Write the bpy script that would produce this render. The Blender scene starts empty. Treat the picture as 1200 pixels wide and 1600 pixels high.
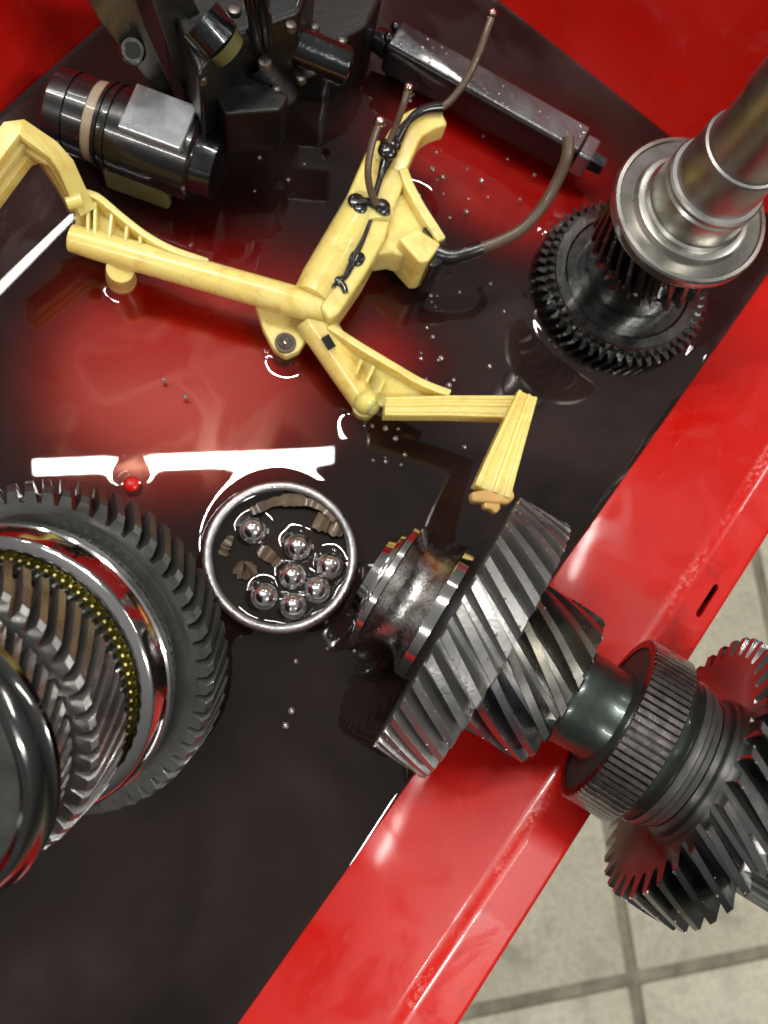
import bpy, bmesh, math, random
import numpy as np
from mathutils import Vector, Matrix, noise

random.seed(7)
sc = bpy.context.scene
col = sc.collection
R = math.radians

# ------------------------------------------------------------------ camera
CAM_H, FOC, TILT, TDIR = 0.39, 1300.0, R(15), R(52)
cam = bpy.data.cameras.new('camera')
cam_o = bpy.data.objects.new('camera', cam)
col.objects.link(cam_o)
tilt_axis = Vector((math.sin(TDIR), -math.cos(TDIR), 0))
ROT = Matrix.Rotation(TILT, 3, tilt_axis)
cam_o.matrix_world = Matrix.Translation((0, 0, CAM_H)) @ ROT.to_4x4()
cam.sensor_fit = 'VERTICAL'
cam.sensor_height = 24.0
cam.sensor_width = 18.0
cam.lens = FOC / 1600 * 24
cam.clip_start = 0.01
cam.clip_end = 50
cam.dof.use_dof = True
cam.dof.focus_distance = 0.325
cam.dof.aperture_fstop = cam.lens / 2.8
sc.camera = cam_o
sc.render.resolution_x, sc.render.resolution_y = 768, 1024

# ------------------------------------------------------------------ dim room around: even grey, darker towards the walls
w = bpy.data.worlds.new('World')
sc.world = w
w.use_nodes = True
nt = w.node_tree
nt.nodes.clear()
tc = nt.nodes.new('ShaderNodeTexCoord')
sx = nt.nodes.new('ShaderNodeSeparateXYZ')
rmp = nt.nodes.new('ShaderNodeValToRGB')
rmp.color_ramp.elements[0].position = 0.0
rmp.color_ramp.elements[0].color = (.10, .10, .095, 1)
rmp.color_ramp.elements[1].position = 0.9
rmp.color_ramp.elements[1].color = (.50, .49, .47, 1)
bg = nt.nodes.new('ShaderNodeBackground')
bg.inputs[1].default_value = 0.62
wo = nt.nodes.new('ShaderNodeOutputWorld')
nt.links.new(tc.outputs['Generated'], sx.inputs[0])
nt.links.new(sx.outputs['Z'], rmp.inputs[0])
nt.links.new(rmp.outputs[0], bg.inputs[0])
nt.links.new(bg.outputs[0], wo.inputs[0])


def tube_lamp(name, a, b, width, power, colr=(1, .97, .92)):
    a, b = Vector(a), Vector(b)
    L = bpy.data.lights.new(name, 'AREA')
    L.shape = 'RECTANGLE'
    L.size = (b - a).length
    L.size_y = width
    L.energy = power
    L.color = colr
    o = bpy.data.objects.new(name, L)
    col.objects.link(o)
    x = (b - a).normalized()
    mid = (a + b) / 2
    z = (mid - Vector((.05, .12, 0))).normalized()
    z = (z - x * z.dot(x)).normalized()
    y = z.cross(x)
    m = Matrix((x, y, z)).transposed().to_4x4()
    m.translation = mid
    o.matrix_world = m
    return o


# workshop battens traced from reflections and highlights, plus unseen fill lamps added for contrast
tube_lamp('batten_or_fill_lamp', (-.70, .715, 2.4), (.28, .785, 2.4), .044, 30)
tube_lamp('batten_or_fill_lamp', (-1.45, .65, 2.4), (-.86, .71, 2.4), .044, 16)
tube_lamp('batten_or_fill_lamp', (-1.25, .80, 2.4), (-.635, 1.635, 2.4), .018, 5)
tube_lamp('batten_or_fill_lamp', (.9, -1.3, 2.4), (2.1, -1.2, 2.4), .08, 50)
tube_lamp('batten_or_fill_lamp', (-2.05, 1.35, 2.4), (-1.78, 2.0, 2.4), .03, 6)
tube_lamp('batten_or_fill_lamp', (-2.4, -1.6, 2.4), (-1.2, -1.5, 2.4), .062, 26)  # unseen fill lamp, added to put highlights on the metal
tube_lamp('batten_or_fill_lamp', (2.6, .2, 2.4), (2.7, 1.3, 2.4), .062, 16)  # another unseen lamp, added as fill
tube_lamp('batten_or_fill_lamp', (-1.1, 2.6, 2.4), (-.9, 3.2, 2.4), .03, 6)
tube_lamp('batten_or_fill_lamp', (0.588, 2.264, 2.4), (0.861, 2.137, 2.4), .024, 6)

sc.view_settings.view_transform = 'Standard'
sc.view_settings.look = 'None'
sc.view_settings.exposure = -0.12
sc.view_settings.gamma = 1.0
try:
    sc.cycles.max_bounces = 10
    sc.cycles.transparent_max_bounces = 12
    sc.cycles.caustics_reflective = True
    sc.cycles.use_denoising = True
    sc.cycles.sample_clamp_indirect = 6.0
except Exception:
    pass


# ------------------------------------------------------------------ helpers
def at(x, y, z):
    """Point of the place at height z that the photograph shows at pixel (x, y)."""
    v = ROT @ Vector(((x - 600) / FOC, -(y - 800) / FOC, -1))
    return Vector((0, 0, CAM_H)) + v * ((z - CAM_H) / v.z)


class MB:
    def __init__(s):
        s.v, s.f = [], []

    def add(s, vs, fs):
        b = len(s.v)
        s.v += [tuple(p) for p in vs]
        s.f += [tuple(i + b for i in f) for f in fs]

    def lathe(s, prof, seg=96, closed=False):
        """prof: (r, z) list about local Z"""
        vs, fs = [], []
        n = len(prof)
        for r, z in prof:
            for k in range(seg):
                a = 2 * math.pi * k / seg
                vs.append((r * math.cos(a), r * math.sin(a), z))
        for i in range(n - 1 + (1 if closed else 0)):
            j = (i + 1) % n
            for k in range(seg):
                k2 = (k + 1) % seg
                fs.append((i * seg + k, i * seg + k2, j * seg + k2, j * seg + k))
        if not closed:
            if prof[0][0] > 1e-6:
                fs.append(tuple(range(seg - 1, -1, -1)))
            if prof[-1][0] > 1e-6:
                fs.append(tuple((n - 1) * seg + k for k in range(seg)))
        s.add(vs, fs)

    def gear(s, z0, z1, rr, rt, n, twist, rin, ch=.0008, slices=7, land=.30, jitter=0.0, seed=0, dish0=0, dish1=0, cham=None):
        """helical gear about Z: rr root, rt tip radius, twist = total turn (rad) from z0 to z1"""
        rnd = random.Random(seed)
        h = rt - rr
        lf = land / 2
        c = .022
        fr = [(0.0, 0), (.13, 0), (.5 - lf - .13, .30), (.5 - lf - .055, .68), (.5 - lf - c, .93), (.5 - lf, 1.0),
              (.5 + lf, 1.0), (.5 + lf + c, .93), (.5 + lf + .055, .68), (.5 + lf + .13, .30), (.87, 0)]
        m = len(fr)
        jt = [rnd.uniform(-1, 1) * jitter for _ in range(n)]
        zs = [(z0, ch)] + [(z0 + ch + (z1 - z0 - 2 * ch) * k / slices, 0) for k in range(slices + 1)] + [(z1, ch)]
        if cham:
            zs = zs[:-2] + [(z1 - cham[0], 0), (z1, cham[1])]
        vs, fs = [], []
        for z, c_ in zs:
            tw = twist * (z - z0) / (z1 - z0)
            for t in range(n):
                for f, q in fr:
                    a = 2 * math.pi * (t + f) / n + tw
                    r = min(rr + h * q * (1 + jt[t]), rt - c_)
                    vs.append((r * math.cos(a), r * math.sin(a), z))
        N = n * m
        S = len(zs)
        for i in range(S - 1):
            for k in range(N):
                k2 = (k + 1) % N
                fs.append((i * N + k, i * N + k2, (i + 1) * N + k2, (i + 1) * N + k))
        # end faces down to the inner radius
        for i, flip, dz in ((0, True, dish0), (S - 1, False, dish1)):
            b = len(vs)
            for k in range(N):
                x, y, z = vs[i * N + k]
                a = math.atan2(y, x)
                vs.append(((rr - .001) * math.cos(a), (rr - .001) * math.sin(a), z))
            b2 = len(vs)
            for k in range(N):
                x, y, z = vs[i * N + k]
                a = math.atan2(y, x)
                vs.append((rin * math.cos(a), rin * math.sin(a), z + dz))
            for k in range(N):
                k2 = (k + 1) % N
                q1 = (i * N + k2, i * N + k, b + k, b + k2)
                q2 = (b + k2, b + k, b2 + k, b2 + k2)
                fs += [q1[::-1], q2[::-1]] if not flip else [q1, q2]
            if i == 0:
                first = b2
            else:
                for k in range(N):
                    k2 = (k + 1) % N
                    fs.append((first + k2, first + k, b2 + k, b2 + k2))
        s.add(vs, fs)

    def tube(s, pts, rad, seg=14, cap=True, smooth=0):
        pts = [Vector(p) for p in pts]
        if smooth:
            pts = catmull(pts, smooth)
        n = len(pts)
        rads = rad if isinstance(rad, (list, tuple)) else [rad] * n
        if len(rads) != n:
            rads = [float(np.interp(i / (n - 1), np.linspace(0, 1, len(rads)), rads)) for i in range(n)]
        ref = Vector((.31, .2, .93)).normalized()
        vs, fs = [], []
        for i, p in enumerate(pts):
            t = (pts[min(i + 1, n - 1)] - pts[max(i - 1, 0)]).normalized()
            e = (ref - t * ref.dot(t))
            if e.length < .05:
                e = Vector((1, 0, 0)) - t * t.x
            e.normalize()
            ref = e
            g = t.cross(e)
            for k in range(seg):
                a = 2 * math.pi * k / seg
                vs.append(p + (e * math.cos(a) + g * math.sin(a)) * rads[i])
        for i in range(n - 1):
            for k in range(seg):
                k2 = (k + 1) % seg
                fs.append((i * seg + k, i * seg + k2, (i + 1) * seg + k2, (i + 1) * seg + k))
        if cap:
            fs.append(tuple(range(seg - 1, -1, -1)))
            fs.append(tuple((n - 1) * seg + k for k in range(seg)))
        s.add(vs, fs)

    def loft(s, rings, cap=True):
        """rings: lists of points, same count, closed loops"""
        n = len(rings[0])
        vs = [p for r in rings for p in r]
        fs = []
        for i in range(len(rings) - 1):
            for k in range(n):
                k2 = (k + 1) % n
                fs.append((i * n + k, i * n + k2, (i + 1) * n + k2, (i + 1) * n + k))
        if cap:
            fs.append(tuple(range(n - 1, -1, -1)))
            fs.append(tuple((len(rings) - 1) * n + k for k in range(n)))
        s.add(vs, fs)

    def prism(s, pts, down):
        """closed outline extruded by vector down"""
        pts = [Vector(p) for p in pts]
        d = Vector(down)
        s.loft([[p + d for p in pts], pts])

    def box(s, c, x, y, z):
        c, x, y, z = Vector(c), Vector(x), Vector(y), Vector(z)
        vs = [c + x * i + y * j + z * k for i in (-1, 1) for j in (-1, 1) for k in (-1, 1)]
        s.add(vs, [(0, 1, 3, 2), (4, 6, 7, 5), (0, 4, 5, 1), (2, 3, 7, 6), (0, 2, 6, 4), (1, 5, 7, 3)])

    def bar(s, a, b, wid, hei, up=(0, 0, 1)):
        a, b, up = Vector(a), Vector(b), Vector(up)
        x = (b - a)
        t = x.normalized()
        y = up.cross(t).normalized()
        z = t.cross(y)
        s.box((a + b) / 2, x / 2, y * wid / 2, z * hei / 2)

    def sphere(s, c, r, seg=10, rings=6, squash=1.0, half=False):
        c = Vector(c)
        prof = []
        lo = 0.0 if half else -math.pi / 2
        vs, fs = [], []
        for i in range(rings + 1):
            a = lo + (math.pi / 2 - lo) * i / rings
            for k in range(seg):
                b = 2 * math.pi * k / seg
                vs.append(c + Vector((r * math.cos(a) * math.cos(b), r * math.cos(a) * math.sin(b), r * squash * math.sin(a))))
        for i in range(rings):
            for k in range(seg):
                k2 = (k + 1) % seg
                fs.append((i * seg + k, i * seg + k2, (i + 1) * seg + k2, (i + 1) * seg + k))
        s.add(vs, fs)

    def build(s, name, mat, parent=None, bevel=0, angle=32, merge=False, segs=2):
        me = bpy.data.meshes.new(name)
        me.from_pydata(s.v, [], s.f)
        bm = bmesh.new()
        bm.from_mesh(me)
        if merge:
            bmesh.ops.remove_doubles(bm, verts=bm.verts, dist=1e-6)
        bmesh.ops.recalc_face_normals(bm, faces=bm.faces)
        bm.to_mesh(me)
        bm.free()
        for p in me.polygons:
            p.use_smooth = True
        if not bevel:
            me.set_sharp_from_angle(angle=R(angle))
        me.materials.append(mat)
        o = bpy.data.objects.new(name, me)
        col.objects.link(o)
        if parent is not None:
            o.parent = parent
        if bevel:
            b = o.modifiers.new('edge', 'BEVEL')
            b.width = bevel
            b.segments = segs
            b.limit_method = 'ANGLE'
            b.angle_limit = R(30)
            b.harden_normals = False
            wn = o.modifiers.new('normals', 'WEIGHTED_NORMAL')
            wn.keep_sharp = True
        return o


def catmull(p, k):
    out = []
    n = len(p)
    for i in range(n - 1):
        p0, p1, p2, p3 = p[max(i - 1, 0)], p[i], p[i + 1], p[min(i + 2, n - 1)]
        for j in range(k):
            t = j / k
            out.append(.5 * ((2 * p1) + (p2 - p0) * t + (2 * p0 - 5 * p1 + 4 * p2 - p3) * t * t + (3 * p1 - p0 - 3 * p2 + p3) * t ** 3))
    out.append(p[-1])
    return out


def tag(o, label=None, cat=None, group=None, kind=None):
    if label: o['label'] = label
    if cat: o['category'] = cat
    if group: o['group'] = group
    if kind: o['kind'] = kind
    return o


def empty(name, loc=(0, 0, 0), axis=None, spin=0):
    o = bpy.data.objects.new(name, None)
    o.empty_display_size = .02
    col.objects.link(o)
    m = Matrix.Translation(loc)
    if axis is not None:
        m = m @ Vector(axis).to_track_quat('Z', 'Y').to_matrix().to_4x4() @ Matrix.Rotation(spin, 4, 'Z')
    o.matrix_world = m
    return o


# ------------------------------------------------------------------ materials
class Mat:
    def __init__(s, name):
        s.m = bpy.data.materials.new(name)
        s.m.use_nodes = True
        s.t = s.m.node_tree
        s.b = s.t.nodes['Principled BSDF']
        s.co = s.t.nodes.new('ShaderNodeTexCoord')

    def n(s, kind, **kw):
        x = s.t.nodes.new('ShaderNode' + kind)
        for k, v in kw.items():
            if k in x.inputs:
                x.inputs[k].default_value = v
            else:
                setattr(x, k, v)
        return x

    def l(s, a, b):
        s.t.links.new(a, b)

    def noise(s, scale, detail=4, rough=.55, vec=None, dist=0):
        x = s.n('TexNoise')
        x.inputs['Scale'].default_value = scale
        x.inputs['Detail'].default_value = detail
        x.inputs['Roughness'].default_value = rough
        x.inputs['Distortion'].default_value = dist
        s.l(vec if vec is not None else s.co.outputs['Object'], x.inputs['Vector'])
        return x.outputs['Fac']

    def ramp(s, fac, stops):
        x = s.n('ValToRGB')
        e = x.color_ramp.elements
        while len(e) < len(stops):
            e.new(.5)
        for i, (p, c) in enumerate(stops):
            e[i].position = p
            e[i].color = (c, c, c, 1) if not isinstance(c, (tuple, list)) else (*c, 1)
        s.l(fac, x.inputs[0])
        return x.outputs[0]

    def mix(s, fac, a, b, mode='MIX'):
        x = s.n('MixRGB', blend_type=mode)
        for i, q in ((0, fac), (1, a), (2, b)):
            if hasattr(q, 'is_linked'):
                s.l(q, x.inputs[i])
            elif isinstance(q, (tuple, list)):
                x.inputs[i].default_value = (*q, 1)
            else:
                x.inputs[i].default_value = q if i == 0 else (q, q, q, 1)
        return x.outputs[0]

    def bump(s, h, strength, dist=.001):
        x = s.n('Bump')
        x.inputs['Strength'].default_value = strength
        x.inputs['Distance'].default_value = dist
        s.l(h, x.inputs['Height'])
        s.l(x.outputs[0], s.b.inputs['Normal'])
        return x

    def set(s, **kw):
        for k, v in kw.items():
            i = s.b.inputs[k.replace('_', ' ')]
            if hasattr(v, 'is_linked'):
                s.l(v, i)
            else:
                i.default_value = (*v, 1) if isinstance(v, tuple) and len(v) == 3 else v
        return s


def steel(name, c0, c1, rough=(.18, .4), scale=120, bump=.15, coat=.4, metallic=1.0, brush=None):
    m = Mat(name)
    n1 = m.noise(scale, 5, .6)
    n2 = m.noise(scale * .2, 3, .5)
    m.set(Base_Color=m.mix(m.ramp(n2, [(.35, 0.0), (.65, 1.0)]), c0, c1), Metallic=metallic,
          Roughness=m.ramp(n1, [(.3, rough[0]), (.7, rough[1])]), Coat_Weight=coat, Coat_Roughness=.06)
    m.b.inputs['Coat IOR'].default_value = 1.47
    m.bump(m.noise(scale * 3, 4, .6), bump, .0004)
    return m.m


M = {}
M['gear'] = steel('oiled_gear_steel', (.23, .23, .222), (.33, .325, .315), (.27, .46), 150, .35, .4, .85)
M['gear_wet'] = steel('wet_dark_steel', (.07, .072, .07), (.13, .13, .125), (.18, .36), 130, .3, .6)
M['gear_mirror'] = steel('lapped_gear_steel', (.20, .20, .20), (.30, .295, .29), (.12, .26), 110, .15, .4)
M['gear_tread'] = steel('lapped_grey_steel', (.32, .32, .31), (.43, .425, .41), (.24, .40), 150, .35, .4, .95)
M['dark_side'] = steel('darkened_gear_side', (.010, .0095, .009), (.018, .017, .016), (.75, .9), 130, .3, .0, .0)  # near black, darkened so the gear's mirror image in the oil fades
M['sleeve_dark'] = steel('dark_polished_steel', (.16, .16, .16), (.26, .26, .255), (.08, .2), 80, .06, .4)
M['gear_dark'] = steel('dark_gear_steel', (.075, .080, .075), (.125, .13, .122), (.30, .5), 130, .3, .5, .75)
M['gear_blue'] = steel('ground_gear_steel', (.28, .295, .33), (.34, .31, .24), (.20, .36), 90, .12, .5)
M['polished'] = steel('polished_steel', (.55, .55, .54), (.66, .65, .64), (.06, .16), 60, .04, .3)
M['satin'] = steel('satin_steel', (.36, .355, .32), (.46, .45, .41), (.24, .38), 90, .06, .4)
M['dull'] = steel('dull_shaft_steel', (.30, .30, .285), (.40, .39, .37), (.32, .48), 90, .08, .15)
M['grooved'] = steel('worn_race_steel', (.30, .29, .27), (.62, .61, .60), (.10, .42), 260, .6, .4)
M['phosphate'] = steel('phosphated_grey_steel', (.075, .092, .082), (.105, .125, .112), (.24, .34), 160, .06, .5, .85)
M['phosphate_matte'] = steel('dull_phosphated_steel', (.05, .058, .053), (.08, .088, .08), (.42, .55), 160, .1, .0, .5)
M['ring_spline'] = steel('brown_oiled_spline_steel', (.22, .19, .18), (.34, .31, .30), (.14, .34), 220, .2, .6)
M['brass'] = steel('synchro_brass', (.55, .49, .17), (.30, .28, .11), (.25, .5), 260, .6, .4)
M['tin'] = steel('tinplate', (.30, .30, .31), (.52, .52, .52), (.22, .5), 240, .8, .2)
M['ball'] = steel('ball_steel', (.66, .64, .64), (.74, .72, .71), (.16, .22), 60, 0.0, .2)
M['bronze'] = steel('brown_spring_steel', (.05, .024, .008), (.10, .06, .028), (.35, .6), 240, .5, .15, .25)
M['cast'] = steel('cast_housing_metal', (.085, .078, .066), (.16, .147, .125), (.3, .5), 140, .35, .5, .9)


def paint(name='red_tray_paint', grime_amt=0.0):
    m = Mat(name)
    big = m.noise(16, 4, .55)
    film = m.ramp(m.noise(26, 3, .5, dist=.9), [(.40, 0.0), (.56, 1.0)])
    fine = m.noise(420, 3, .6)
    base = m.mix(m.ramp(big, [(.3, 0.0), (.7, 1.0)]), (.56, .010, .005), (.48, .007, .004))
    mp = m.n('Mapping')
    mp.inputs['Scale'].default_value = (6, 60, 60)
    mp.inputs['Rotation'].default_value = (0, 0, .35)
    m.l(m.co.outputs['Object'], mp.inputs[0])
    scr = m.ramp(m.noise(18, 5, .7, mp.outputs[0], .6), [(.62, 0.0), (.71, .42)])
    base = m.mix(scr, base, (.66, .12, .09))
    smear = m.ramp(m.noise(11, 6, .62, dist=2.2), [(.60, 0.0), (.84, .20)])
    base = m.mix(smear, base, (.62, .20, .17))
    if grime_amt:
        grime = m.ramp(m.noise(34, 6, .65, dist=1.0), [(.54, 0.0), (.74, grime_amt)])
        base = m.mix(grime, base, (.10, .012, .008))
    # paint rubbed through along the bend of the rim
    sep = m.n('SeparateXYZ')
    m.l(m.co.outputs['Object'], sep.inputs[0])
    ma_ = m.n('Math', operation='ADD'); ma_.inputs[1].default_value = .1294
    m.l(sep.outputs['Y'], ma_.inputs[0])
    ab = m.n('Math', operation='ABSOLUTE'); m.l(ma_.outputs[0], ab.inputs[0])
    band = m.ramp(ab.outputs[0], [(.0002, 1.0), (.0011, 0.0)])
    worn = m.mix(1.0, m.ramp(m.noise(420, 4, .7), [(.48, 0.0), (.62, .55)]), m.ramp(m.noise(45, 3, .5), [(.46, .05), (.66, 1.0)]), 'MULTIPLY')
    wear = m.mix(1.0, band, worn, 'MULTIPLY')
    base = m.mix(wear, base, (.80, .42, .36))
    m.set(Base_Color=base, Roughness=m.mix(film, .18, .36), Coat_Weight=m.mix(film, .40, .05), Coat_Roughness=.06)
    m.b.inputs['Specular IOR Level'].default_value = .36
    m.bump(m.mix(.5, fine, m.noise(60)), .06, .0005)
    return m.m


M['paint'] = paint()
M['rim'] = paint('grimy_red_rim_paint', .7)


def simple(name, c, rough=.4, metallic=0, coat=0, var=.15, scale=60, bump=.05, sss=0):
    m = Mat(name)
    c2 = tuple(x * (1 - var) for x in c)
    n = m.noise(scale, 4, .6)
    m.set(Base_Color=m.mix(m.ramp(n, [(.35, 0.0), (.65, 1.0)]), c, c2), Roughness=m.ramp(n, [(.3, rough * .8), (.7, rough * 1.2)]),
          Metallic=metallic, Coat_Weight=coat, Coat_Roughness=.06)
    m.bump(m.noise(scale * 5), bump, .0004)
    if sss:
        m.b.inputs['Subsurface Weight'].default_value = sss
        m.b.inputs['Subsurface Radius'].default_value = (.006, .004, .001)
        m.b.inputs['Subsurface Scale'].default_value = .6
    return m.m


def yellow():
    m = Mat('aged_yellow_plastic')
    c = m.mix(m.ramp(m.noise(22, 4, .6), [(.35, 0.0), (.65, 1.0)]), (.84, .70, .26), (.79, .62, .17))
    amber = m.ramp(m.noise(48, 5, .65, dist=1.2), [(.50, 0.0), (.70, .8)])
    c = m.mix(amber, c, (.66, .40, .07))
    dirt = m.ramp(m.noise(75, 6, .7, dist=.6), [(.58, 0.0), (.74, .4)])
    c = m.mix(dirt, c, (.22, .13, .04))
    m.set(Base_Color=c, Roughness=m.ramp(m.noise(50), [(.35, .22), (.65, .42)]), Coat_Weight=.3, Coat_Roughness=.08)
    m.bump(m.noise(180, 5, .6), .12, .0005)
    m.b.inputs['Subsurface Weight'].default_value = .55
    m.b.inputs['Subsurface Radius'].default_value = (.012, .008, .0016)
    m.b.inputs['Subsurface Scale'].default_value = 1.0
    return m.m


M['yellow'] = yellow()
M['orange'] = simple('stained_plastic_tip', (.74, .45, .14), .4, 0, .2, .2, 60, .06, .1)
M['sealant'] = simple('black_sealant', (.008, .008, .008), .22, 0, .6, .2, 80, .2)
M['black'] = simple('black_oiled_plastic', (.006, .0065, .007), .30, 0, .55, .3, 60, .2)
M['black_dull'] = simple('oily_black_casting', (.004, .004, .004), .40, 0, .16, .3, 90, .5)
M['blackmetal'] = steel('black_oiled_steel', (.022, .025, .028), (.07, .075, .08), (.10, .28), 130, .7, 1.0, .9)
M['bar'] = steel('bar_steel_with_glare', (.05, .056, .06), (.32, .35, .37), (.16, .40), 55, .9, .7, .8)  # paler grey patches put ceiling glare into the colour of the black bar
M['label'] = steel('grey_name_plate', (.42, .46, .48), (.5, .54, .56), (.16, .34), 110, .15, .6, .6)
M['beige'] = simple('beige_plastic', (.34, .28, .19), .4, 0, .3, .12)
M['wire'] = simple('brown_wire_sheath', (.115, .075, .05), .4, 0, .3, .2, 120, .1)
M['copper'] = steel('copper_tip', (.45, .33, .27), (.7, .6, .55), (.15, .3), 300, .3, .4)
M['olive'] = simple('olive_plastic', (.10, .10, .03), .45)


def tile_mat():
    m = Mat('beige_floor_tile')
    oi = m.n('ObjectInfo')
    big = m.noise(7, 6, .62)
    fine = m.noise(110, 6, .75)
    dirt = m.ramp(m.noise(15, 7, .68, dist=.5), [(.50, 0.0), (.74, .7)])
    base = m.mix(m.ramp(big, [(.35, 0.0), (.65, 1.0)]), (.60, .56, .43), (.47, .45, .345))
    base = m.mix(m.ramp(fine, [(.42, 0.0), (.62, .6)]), base, (.34, .325, .24))
    base = m.mix(dirt, base, (.20, .19, .145))
    m.set(Base_Color=base, Roughness=.5)
    m.bump(fine, .12, .002)
    return m.m


M['tile'] = tile_mat()
M['grout'] = simple('dirty_grout', (.27, .25, .185), .8, 0, 0, .45, 26, .4)


def oil(name, thin, deep, attr=True, const=1.0, murk=(.034, .021, .0185)):
    """oil film: Fresnel mirror over tinted clear liquid with a little suspended sludge"""
    m = Mat(name)
    t = m.t
    t.nodes.remove(m.b)
    out = t.nodes['Material Output']
    tr = m.n('BsdfTransparent')
    df = m.n('BsdfDiffuse')
    gl = m.n('BsdfGlossy')
    gl.inputs['Roughness'].default_value = .012
    gl.inputs['Color'].default_value = (1, 1, 1, 1)
    fr = m.n('Fresnel')
    fr.inputs['IOR'].default_value = 1.5
    mx, my = m.n('MixShader'), m.n('MixShader')
    if attr:
        a = m.n('Attribute')
        a.attribute_name = 'depth'
        fac = a.outputs['Fac']
    else:
        fac = m.ramp(m.noise(60), [(0, const), (1, const)])
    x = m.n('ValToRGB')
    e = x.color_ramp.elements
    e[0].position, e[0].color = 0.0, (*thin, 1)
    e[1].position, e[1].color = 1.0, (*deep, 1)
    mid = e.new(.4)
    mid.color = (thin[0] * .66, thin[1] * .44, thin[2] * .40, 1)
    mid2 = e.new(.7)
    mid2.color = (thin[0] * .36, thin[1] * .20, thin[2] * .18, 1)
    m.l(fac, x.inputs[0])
    m.l(x.outputs[0], tr.inputs[0])
    # sludge hangs in swirls and clouds
    cl = m.ramp(m.noise(8, 3, .45, dist=1.6), [(.30, .15), (.70, 1.0)])
    ck = m.ramp(m.noise(30, 4, .6, dist=1.5), [(.38, .85), (.66, 1.0)])
    df.inputs[0].default_value = (*murk, 1)
    col_ = m.mix(1.0, m.mix(1.0, cl, ck, 'MULTIPLY'), murk, 'MULTIPLY')
    m.l(col_, df.inputs[0])
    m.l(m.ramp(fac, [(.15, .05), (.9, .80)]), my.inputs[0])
    m.l(tr.outputs[0], my.inputs[1])
    m.l(df.outputs[0], my.inputs[2])
    m.l(fr.outputs[0], mx.inputs[0])
    m.l(my.outputs[0], mx.inputs[1])
    m.l(gl.outputs[0], mx.inputs[2])
    m.l(mx.outputs[0], out.inputs[0])
    return m.m


M['oil'] = oil('used_gear_oil', (.85, .69, .60), (.21, .12, .105))
M['lid_oil'] = oil('oil_in_lid', (.30, .24, .2), (.30, .24, .2), False, 1.0, (.045, .034, .026))
M['drop'] = None


def drop_mat():
    m = Mat('oil_bead')
    m.set(Base_Color=(.35, .30, .28), Metallic=.6, Roughness=.10, Coat_Weight=1.0, Coat_Roughness=.02)
    m.b.inputs['Specular IOR Level'].default_value = .8
    return m.m


M['drop'] = drop_mat()

# ------------------------------------------------------------------ floor of the workshop far below
UA = R(51.5)
U = Vector((math.cos(UA), math.sin(UA), 0))
N_ = Vector((-math.sin(UA), math.cos(UA), 0))
FZ = -.85
fl = MB()
fl.box((0, 0, FZ - .031), (6, 0, 0), (0, 6, 0), (0, 0, .025))
floor = tag(fl.build('floor', M['grout']), kind='structure')
g0 = at(990, 1530, FZ)
gx = (at(1200, 1482, FZ) - at(740, 1575, FZ)); gx.z = 0; gx.normalize()
gy = Vector((-gx.y, gx.x, 0))
T = .33
tb = MB()
hw = T / 2 - .0095
rings = []
for q, z in ((hw, -.006), (hw, -.0016), (hw - .002, 0)):
    cr = .004
    ring = []
    for sx_, sy_, a0 in ((1, 1, 0), (-1, 1, 90), (-1, -1, 180), (1, -1, 270)):
        for k in range(3):
            a = R(a0 + 45 * k)
            ring.append(Vector((sx_ * (q - cr) + cr * math.cos(a), sy_ * (q - cr) + cr * math.sin(a), z)))
    rings.append(ring)
tb.loft(rings)
tile0 = None
for i in range(-4, 4):
    for j in range(-4, 5):
        if tile0 is None:
            o = tile0 = tb.build('tile', M['tile'], floor)
        else:
            o = tile0.copy()
            col.objects.link(o)
            o.parent = floor
        c = g0 + gx * (i + .5) * T + gy * (j + .5) * T
        rot = random.choice((0, 1, 2, 3)) * math.pi / 2
        o.matrix_local = Matrix.Translation(c + Vector((0, 0, random.uniform(-.0006, .0006)))) @ Matrix.Rotation(math.atan2(gx.y, gx.x) + rot, 4, 'Z')

# ------------------------------------------------------------------ red sheet metal tray
tray = empty('red_tray', (0, 0, 0))
tray.matrix_world = Matrix.Rotation(UA, 4, 'Z')      # local x along the rim, local -y towards the rim
tag(tray, 'red painted sheet metal tray holding a pool of dark oil', 'tray')
X0, X1, YF, YB = -.42, .38, -.075, .271
mb = MB()
nx, ny = 40, 20
vs = [(X0 + (X1 - X0) * i / nx, YF + (YB - YF) * j / ny, 0) for i in range(nx + 1) for j in range(ny + 1)]
mb.add(vs, [(i * (ny + 1) + j, (i + 1) * (ny + 1) + j, (i + 1) * (ny + 1) + j + 1, i * (ny + 1) + j + 1) for i in range(nx) for j in range(ny)])
mb.build('tray_floor', M['paint'], tray)


def fillet(pts, rads, k=6):
    out = [Vector(pts[0])]
    for i in range(1, len(pts) - 1):
        p, a, b = Vector(pts[i]), Vector(pts[i - 1]), Vector(pts[i + 1])
        r = rads[i - 1]
        da, db = (a - p).normalized(), (b - p).normalized()
        p0, p1 = p + da * r, p + db * r
        for j in range(k + 1):
            t = j / k
            out.append(p0 * (1 - t) ** 2 + p * 2 * t * (1 - t) + p1 * t * t)
    out.append(Vector(pts[-1]))
    return out


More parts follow.
